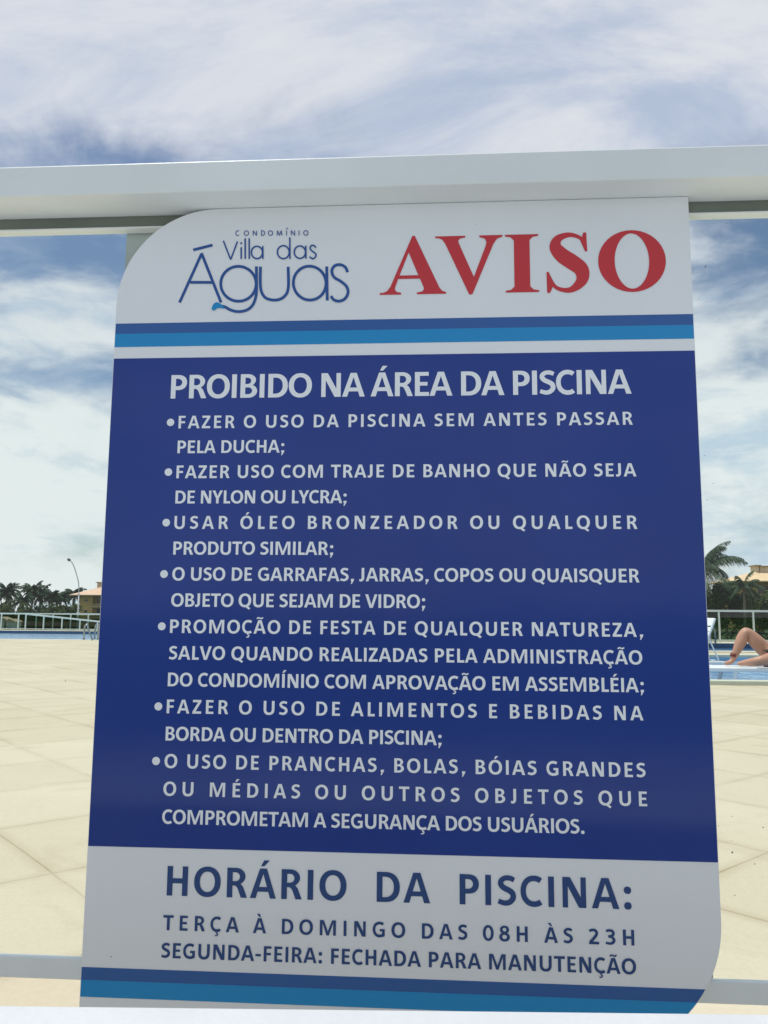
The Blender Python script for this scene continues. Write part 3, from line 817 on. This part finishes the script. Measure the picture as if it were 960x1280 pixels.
def skin_chain(name, verts, edges, root_i, m, parent, sub=2):
    me = bpy.data.meshes.new(name); me.from_pydata([v[:3] for v in verts], edges, [])
    o = bpy.data.objects.new(name, me); COL.objects.link(o)
    o.modifiers.new('skin', 'SKIN').use_smooth_shade = True
    lay = me.skin_vertices[0].data if me.skin_vertices else None
    if lay is None:
        bm = bmesh.new(); bm.from_mesh(me); bm.verts.layers.skin.verify(); bm.to_mesh(me); bm.free(); lay = me.skin_vertices[0].data
    for i, v in enumerate(verts):
        lay[i].radius = (v[3], v[4] if len(v) > 4 else v[3]); lay[i].use_root = (i == root_i)
    s = o.modifiers.new('sub', 'SUBSURF'); s.levels = s.render_levels = sub
    bpy.context.view_layer.update()
    dg = bpy.context.evaluated_depsgraph_get()
    nm = bpy.data.meshes.new_from_object(o.evaluated_get(dg)); bpy.data.objects.remove(o)
    return link(name, nm, m, parent, True, True)


def person():
    root = thing('person', (pf.x, YA, zseat), 'person in black swimsuit lying back on a white lounger with one knee raised', 'person')
    V = [(.60, .02, .135, .135, .12),      # 0 pelvis
         (.78, .02, .20, .115, .10), (.95, .02, .32, .13, .11), (1.08, .02, .43, .12, .10), (1.16, .02, .50, .055),   # 1-4 spine, neck
         (1.22, .02, .57, .085, .10), (1.29, .02, .65, .075, .085),     # 5,6 head
         (.56, .11, .16, .115), (.41, .11, .32, .112), (.25, .11, .495, .088), (.175, .11, .33, .084), (.085, .11, .15, .048), (.04, .11, .055, .036), (-.07, .10, .030, .028),   # 7-13 far leg, knee up
         (.57, -.10, .12, .105), (.44, -.20, .115, .096), (.31, -.30, .10, .075), (.20, -.22, .075, .062), (.11, -.12, .055, .040), (.04, -.08, .04, .026),   # 14-19 near leg folded out
         (1.05, -.15, .42, .06), (.90, -.27, .24, .045), (.72, -.22, .30, .036), (.58, -.12, .335, .030),   # 20-23 near arm
         (1.05, .19, .42, .06), (.92, .31, .24, .045), (.76, .24, .28, .036), (.64, .16, .31, .030)]        # 24-27 far arm
    E_ = [(0, 1), (1, 2), (2, 3), (3, 4), (4, 5), (5, 6), (0, 7), (7, 8), (8, 9), (9, 10), (10, 11), (11, 12), (12, 13), (0, 14), (14, 15), (15, 16), (16, 17), (17, 18), (18, 19),
          (3, 20), (20, 21), (21, 22), (22, 23), (3, 24), (24, 25), (25, 26), (26, 27)]
    # fingers of both hands
    for h, hx, hy, hz in ((23, .58, -.12, .335), (27, .64, .16, .31)):
        for k, (dy, ln_) in enumerate(((-.034, .075), (-.012, .09), (.012, .085), (.034, .068))):
            i = len(V); V.append((hx - .045, hy + dy, hz + .008, .011)); V.append((hx - .045 - ln_ * .6, hy + dy * 1.1, hz + .002, .010)); V.append((hx - .045 - ln_, hy + dy * 1.1, hz - .018, .008))
            E_ += [(h, i), (i, i + 1), (i + 1, i + 2)]
        i = len(V); V.append((hx - .01, hy + .045, hz + .0, .012)); V.append((hx - .05, hy + .065, hz - .01, .010)); E_ += [(h, i), (i, i + 1)]
    skin_chain('body', V, E_, 0, M['skin'], root)
    skin_chain('swimsuit_bottom', [(.55, .02, .125, .125, .115), (.60, .02, .14, .148, .132), (.66, .02, .16, .138, .12)], [(0, 1), (1, 2)], 1, M['cloth'], root)
    skin_chain('swimsuit_top', [(.92, .02, .30, .135, .118), (.98, .02, .345, .142, .124), (1.02, .02, .38, .138, .118)], [(0, 1), (1, 2)], 1, M['cloth'], root)
    skin_chain('hair', [(1.25, .02, .60, .075), (1.31, .02, .645, .09, .095), (1.33, .02, .62, .085), (1.32, .02, .52, .06), (1.30, .02, .42, .04)], [(0, 1), (1, 2), (2, 3), (3, 4)], 1, M['hair'], root)
    for s in (-1, 1):
        MB().tube([(1.205, .02 + s * .032, .665), (1.20, .02 + s * .032, .675)], [.014, .008], 8).build('eye', M['hair'], root, True)
    a = MB().tube([(.058, .11, .125), (.078, .11, .168)], [.046, .050], 10); a.build('ankle_band', M['anklet'], root, True, True)


person()

# ------------------------------------------------------------------ plants
def palm(loc, h, label, group, seed, n_fr, flen, fmat, lean=0.3, parts=False, nl=16, lw=.11, trunk_r=.19, azs=None, droop=1.0):
    rnd = random.Random(seed)
    root = thing('palm_tree', loc, label, 'palm tree', group)
    top = Vector((lean, rnd.uniform(-.3, .3), h))
    MB().tube([(top.x * t * t, top.y * t * t, h * t - .2 * (t == 0)) for t in [i / 8 for i in range(9)]], [trunk_r * (1.25 - .6 * i / 8) for i in range(9)], 9).build('trunk', M['trunk'], root, True, True)
    crown = MB()
    for k in range(n_fr):
        f = MB() if parts else crown
        az = (azs[k] if azs and k < len(azs) else 2 * math.pi * (k * .618 + rnd.uniform(-.04, .04))); el = R(80 - 105 * ((k + .5) / n_fr) + rnd.uniform(-8, 8))
        L_ = flen * rnd.uniform(.82, 1.1); sag = rnd.uniform(.9, 1.5) * droop
        d = Vector((math.cos(az), math.sin(az), 0)); side = Vector((-d.y, d.x, 0)); pts = []
        p = top.copy(); e = el; m_ = 14
        for i in range(m_ + 1):
            pts.append(p.copy()); p = p + (d * math.cos(e) + Vector((0, 0, math.sin(e)))) * (L_ / m_); e -= sag * (1.15 / m_) * (0.5 + i / m_)
            e = max(e, R(-80))
        f.tube(pts, [.045 * (1 - .85 * i / m_) for i in range(m_ + 1)], 4)
        for i in range(nl):
            t = .12 + .88 * (i + rnd.random() * .4) / nl; j = min(int(t * m_), m_ - 1); q = pts[j].lerp(pts[j + 1], t * m_ - j)
            fw = (pts[j + 1] - pts[j]).normalized(); ll = L_ * .24 * (math.sin(math.pi * min(1, .12 + t * .88)) ** .6) * rnd.uniform(.8, 1.1) + .1
            for s in (-1, 1):
                dr = (side * s * .75 + fw * .65 + Vector((0, 0, -.35 - .5 * rnd.random()))).normalized()
                mid = q + dr * ll * .55 + Vector((0, 0, -.05 * ll)); tip = q + dr * ll + Vector((0, 0, -.28 * ll)); w = fw * lw * .5
                f.quad(q - w, q + w, mid + w * .9, mid - w * .9); f.quad(mid - w * .9, mid + w * .9, tip + w * .1, tip - w * .1)
        if parts: f.build('frond', fmat, root, True)
    if not parts: crown.build('crown', fmat, root, True)
    return root


def leafy(name, loc, w, d, h, label, cat, group, seed, m, n=1400, leaf=.34, trunk=True, lumps=9):
    rnd = random.Random(seed); root = thing(name, loc, label, cat, group)
    c = MB(); L_ = []
    for i in range(lumps):
        L_.append((rnd.uniform(-.40, .40) * w, rnd.uniform(-.35, .35) * d, h * rnd.uniform(.30, .86) if trunk else h * rnd.uniform(.12, .80), rnd.uniform(.16, .28)))
    for i in range(n):
        x, y, z, r = L_[rnd.randrange(lumps)]
        v = Vector((rnd.gauss(0, 1), rnd.gauss(0, 1), rnd.gauss(0, 1))).normalized() * (rnd.random() ** .45)
        p = Vector((x + v.x * r * w * .9, y + v.y * r * d, max(.05, z + v.z * r * h * .8)))
        u = Vector((rnd.gauss(0, 1), rnd.gauss(0, 1), rnd.gauss(0, .7))).normalized(); t = u.cross(Vector((rnd.gauss(0, 1), rnd.gauss(0, 1), rnd.gauss(0, 1)))).normalized()
        s = leaf * rnd.uniform(.6, 1.3)
        c.quad(p - u * s, p + t * s * .45, p + u * s, p - t * s * .45)
    c.build('crown', m, root, True)
    tr = MB(); hh = h * (.5 if trunk else .3)
    tr.tube([(0, 0, -.2), (.05, .03, hh * .6), (.1, -.05, hh)], [.04 * h * .6, .025 * h * .7, .01 * h], 7)
    for i in range(4):
        x, y, z, r = L_[i]; tr.tube([(.05, .03, hh * .6), (x * .5, y * .5, (hh * .6 + z) / 2), (x, y, z)], [.015 * h, .01 * h, .004 * h], 5)
    tr.build('trunk', M['trunk'], root, True)
    return root


def base_at(px, Y):
    p = at(px, 765, Y=Y); return Vector((p.x, Y, ground_z(p.x, Y)))


# left: palms beyond the far railing (px of the crown, px of the crown top, distance)
for i, (px, py, Y, nf, fl, lab) in enumerate((
        (6, 741, 190, 24, 3.6, 'tall dark coconut palm at the far left edge beyond the railing'),
        (27.5, 751, 180, 16, 3.0, 'lowest coconut palm with spidery fronds left of the tallest pair of palms'),
        (39, 740, 190, 22, 3.5, 'coconut palm with high crown, left one of the tallest pair beyond the pool'),
        (49, 744, 195, 22, 3.6, 'coconut palm with broad crown, right one of the tallest pair beyond the pool'),
        (63, 746, 190, 20, 3.0, 'slim coconut palm just right of the tallest pair of palms'),
        (74.5, 748, 195, 20, 3.0, 'slim coconut palm midway between the tallest pair and the lamp post'),
        (91, 744, 206, 22, 3.4, 'drooping coconut palm behind the curved lamp post'))):
    b = base_at(px, Y); top = at(px, py, Y=Y).z
    palm(b, top - b.z, lab, 'coconut palms beyond the left pool', 11 + i, int(nf * 1.35), fl * 1.05, M['palm_far'], lean=.3, nl=13, lw=.30, trunk_r=.28, droop=1.15)
for i, (px, pw, py, Y, lab) in enumerate((
        (0, 26, 748, 170, 'dark leafy thicket under the leftmost palm'), (22, 28, 752, 168, 'dark leafy thicket under the lowest palm'), (44, 28, 752, 172, 'dark leafy thicket under the tallest pair of palms'),
        (66, 26, 751, 165, 'yellowish green leafy thicket between the palms and lamp post'), (86, 24, 752, 168, 'green leafy thicket beside the ochre apartment block'))):
    b = base_at(px, Y); h = at(px, py, Y=Y).z - b.z; w = pw * 1.35 * Y / F
    leafy('leafy_thicket', b, w, 5, h, lab, 'shrub', 'leafy thickets under the palms', 30 + i, M['leaf'] if i in (1, 3, 4) else M['leaf_dark'], 3000, .30, False, 20)

# right: palm with long fronds and the trees beside it
b = base_at(878, 105); top = at(878, 712, Y=105).z
palm(b, top - b.z, 'large coconut palm with long arching fronds beside the right edge of the board', 'coconut palms beyond the right pool', 77, 20, 5.8, M['palm'], lean=.1, parts=True, nl=40, lw=.095, trunk_r=.22,
     azs=[.15, .5, -.3, .2, 2.6, -.1, .6, .05, -.5, 3.4, .35])
b = base_at(931, 100); top = at(931, 734, Y=100).z
palm(b, top - b.z, 'low young coconut palm in front of the cream roof', 'coconut palms beyond the right pool', 78, 14, 2.6, M['palm'], lean=.1, parts=True, nl=18, lw=.12, trunk_r=.18)
for i, (px, pw, py, Y, mt, lab) in enumerate((
        (886, 34, 727, 108, 'leaf', 'leafy green tree at the foot of the large palm'), (908, 30, 729, 104, 'leaf_dark', 'dark bushy tree right of the large palm'),
        (928, 28, 735, 107, 'leaf_dark', 'dark bushy tree under the young palm'), (948, 30, 736, 103, 'leaf', 'green bushy tree in front of the cream roofed building'), (974, 34, 735, 106, 'leaf', 'green bushy tree at the right edge of the photo'))):
    b = base_at(px, Y); h = at(px, py, Y=Y).z - b.z; w = pw * 1.3 * Y / F
    leafy('bushy_tree', b, w, 4.5, h, lab, 'tree', 'bushy trees beyond the right pool', 50 + i, M[mt], 3200, .24, True, 14)
for i, (px, Y) in enumerate(((890, 60), (912, 62), (935, 60), (958, 61), (982, 60))):
    b = base_at(px, Y)
    leafy('garden_shrub', b, 24 * Y / F * 1.3, 1.5, at(px, 767, Y=Y).z - b.z + .1, ('low shrub behind the railing by the board edge', 'low shrub behind the railing pane nearest the board', 'low shrub behind the railing and the raised knee', 'low shrub behind the railing at the right edge', 'low shrub just past the right edge')[i], 'shrub', 'garden shrubs behind the right railing', 90 + i, M['leaf_dark'], 700, .10, False, 10)

# ------------------------------------------------------------------ buildings and lamp
def hip_roof(x0, x1, y0, y1, z0, z1, over, inset, name, m, parent):
    mb = MB(); a, b, c, d = x0 - over, x1 + over, y0 - over, y1 + over; ym = (c + d) / 2
    mb.v = [Vector(p) for p in ((a, c, z0), (b, c, z0), (b, d, z0), (a, d, z0), (a + inset, ym, z1), (b - inset, ym, z1), (a, c, z0 - .18), (b, c, z0 - .18), (b, d, z0 - .18), (a, d, z0 - .18))]
    mb.f = [(0, 1, 5, 4), (1, 2, 5), (2, 3, 4, 5), (3, 0, 4), (6, 7, 1, 0), (7, 8, 2, 1), (8, 9, 3, 2), (9, 6, 0, 3), (9, 8, 7, 6)]
    return mb.build(name, m, parent)


def apartment(Y, xl, width, eave_z, roof_z, gz, label, wall_m, roof_m, first_bay, over, chim):
    root = thing('apartment_block', (xl + width / 2, Y, gz), label, 'building')
    dep = 11; n = 3; st = (eave_z - gz) / n
    # wall with real recessed balconies: a solid end bay, then open bays between slabs
    wl = MB(); wl.box(xl, xl + first_bay, Y, Y + dep, gz - .3, eave_z)
    wl.box(xl + first_bay, xl + width, Y + 1.6, Y + dep, gz - .3, eave_z)
    x = xl + first_bay
    bw = 3.0
    k = 1
    while x + bw * k < xl + width + .1:
        wl.box(x + bw * k - .18, x + bw * k + .18, Y + .05, Y + 1.598, gz - .3, eave_z - .01); k += 1
    w = wl.build('wall', wall_m, root)
    for f in range(1, n + 1):
        z = gz + st * f
        if f < n: MB().box(x + .002, xl + width, Y - .03, Y + 1.597, z - .16, z + .02).build('balcony_slab', M['slab'], root)
        zz = gz + st * (f - 1)
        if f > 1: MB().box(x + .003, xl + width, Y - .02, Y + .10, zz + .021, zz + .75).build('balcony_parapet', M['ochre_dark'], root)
        for j in range(k - 1):
            wx = x + bw * j + .45
            g = MB().box(wx, wx + bw - .95, Y + 1.56, Y + 1.61, zz + .1, zz + 2.25).build('window', M['frame'], root)
            MB().box(wx + .06, wx + bw - 1.01, Y + 1.54, Y + 1.57, zz + .16, zz + 2.19).build('pane', M['window'], g)
        wx = xl + first_bay * .35
        g = MB().box(wx, wx + .9, Y - .03, Y + .05, zz + 1.2, zz + 1.85).build('window', M['frame'], root)
        MB().box(wx + .06, wx + .84, Y - .05, Y - .028, zz + 1.26, zz + 1.79).build('pane', M['window'], g)
    rf = hip_roof(xl, xl + width, Y, Y + dep, eave_z + .18, roof_z, over, 7.0, 'roof', roof_m, root)
    for cx, cw, ch in chim:
        MB().box(cx, cx + cw, Y + dep * .40, Y + dep * .62, roof_z - 1.2, roof_z + ch).build('chimney', M['slab'], rf)
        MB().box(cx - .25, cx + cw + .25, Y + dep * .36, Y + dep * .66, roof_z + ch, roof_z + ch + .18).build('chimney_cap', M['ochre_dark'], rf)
    return root


YB = 190
xl = at(99.5, 760, Y=YB).x
apartment(YB, xl, 24, at(100, 744.5, Y=YB).z, at(120, 731, Y=YB + 5).z, ground_z(xl, YB), 'ochre three storey apartment block with salmon hip roof beside the lamp post', M['ochre'], M['roof'], 3.2, 1.9, ((at(122.5, 735, Y=YB + 5).x, 2.2, .5), (xl + 15, 1.6, .6)))
YC = 150
xl = at(926, 760, Y=YC).x
apartment(YC, xl, 26, at(940, 727.5, Y=YC).z, at(940, 713.5, Y=YC + 5).z, ground_z(xl, YC), 'cream roofed apartment block rising behind the trees at the right', M['ochre'], M['roof_cream'], 3.2, 1.6, ((at(948.5, 708, Y=YC + 5).x, 3.4, .75), (at(942.5, 706, Y=YC + 5).x, .7, .9)))


def lamp_post():
    Y = 74; b = base_at(98.5, Y); root = thing('street_lamp', b, 'tall curved street lamp post in front of the ochre apartment block', 'street lamp')
    P = lambda px, py: at(px, py, Y=Y)
    t = P(98.6, 740)
    MB().tube([(b.x, Y, b.z), (t.x, Y, t.z)], [.085, .065], 10).build('pole', M['pole'], root, smooth=True)
    pts = smooth([tuple(P(*q)) for q in ((98.6, 740), (98.3, 729), (96.5, 721), (93.5, 711), (90.5, 704), (87.5, 700.3))], 4)
    MB().tube(pts, .05, 8).build('arm', M['pole'], root, smooth=True)
    a = P(88.2, 700.6); e = P(84.2, 698.6)
    h = MB().tube([a, a.lerp(e, .3), a.lerp(e, .75), e], [.05, .13, .13, .05], 10); hd = h.build('lamp_head', M['lamp'], root, smooth=True)
    m_ = a.lerp(e, .55) + Vector((0, 0, -.10)); MB().tube([m_, m_ + Vector((0, 0, -.07))], [.10, .06], 10).build('lens', M['lens'], hd)


lamp_post()


def shed():
    for px, w, h, lab in ((1, 2.0, 2.8, 'small pale hut behind the far railing at the left edge'), (13, 1.7, 2.5, 'small pale hut seen through the glass railing left of the ramp')):
        Y = 120; b = base_at(px, Y); root = thing('garden_hut', b, lab, 'hut', 'pale huts behind the far railing')
        MB().box(b.x - w / 2, b.x + w / 2, Y, Y + 2, b.z - .2, b.z + h).build('wall', M['shed'], root)
        d = MB().box(b.x - .35, b.x + .35, Y - .04, Y + .02, b.z, b.z + 1.6).build('door', M['strap'], root)
        MB().prism([(b.x - w / 2 - .2, b.z + h), (b.x + w / 2 + .2, b.z + h), (b.x, b.z + h + .45)], Y - .2, Y + 2.2).build('roof', M['roof'], root)


shed()
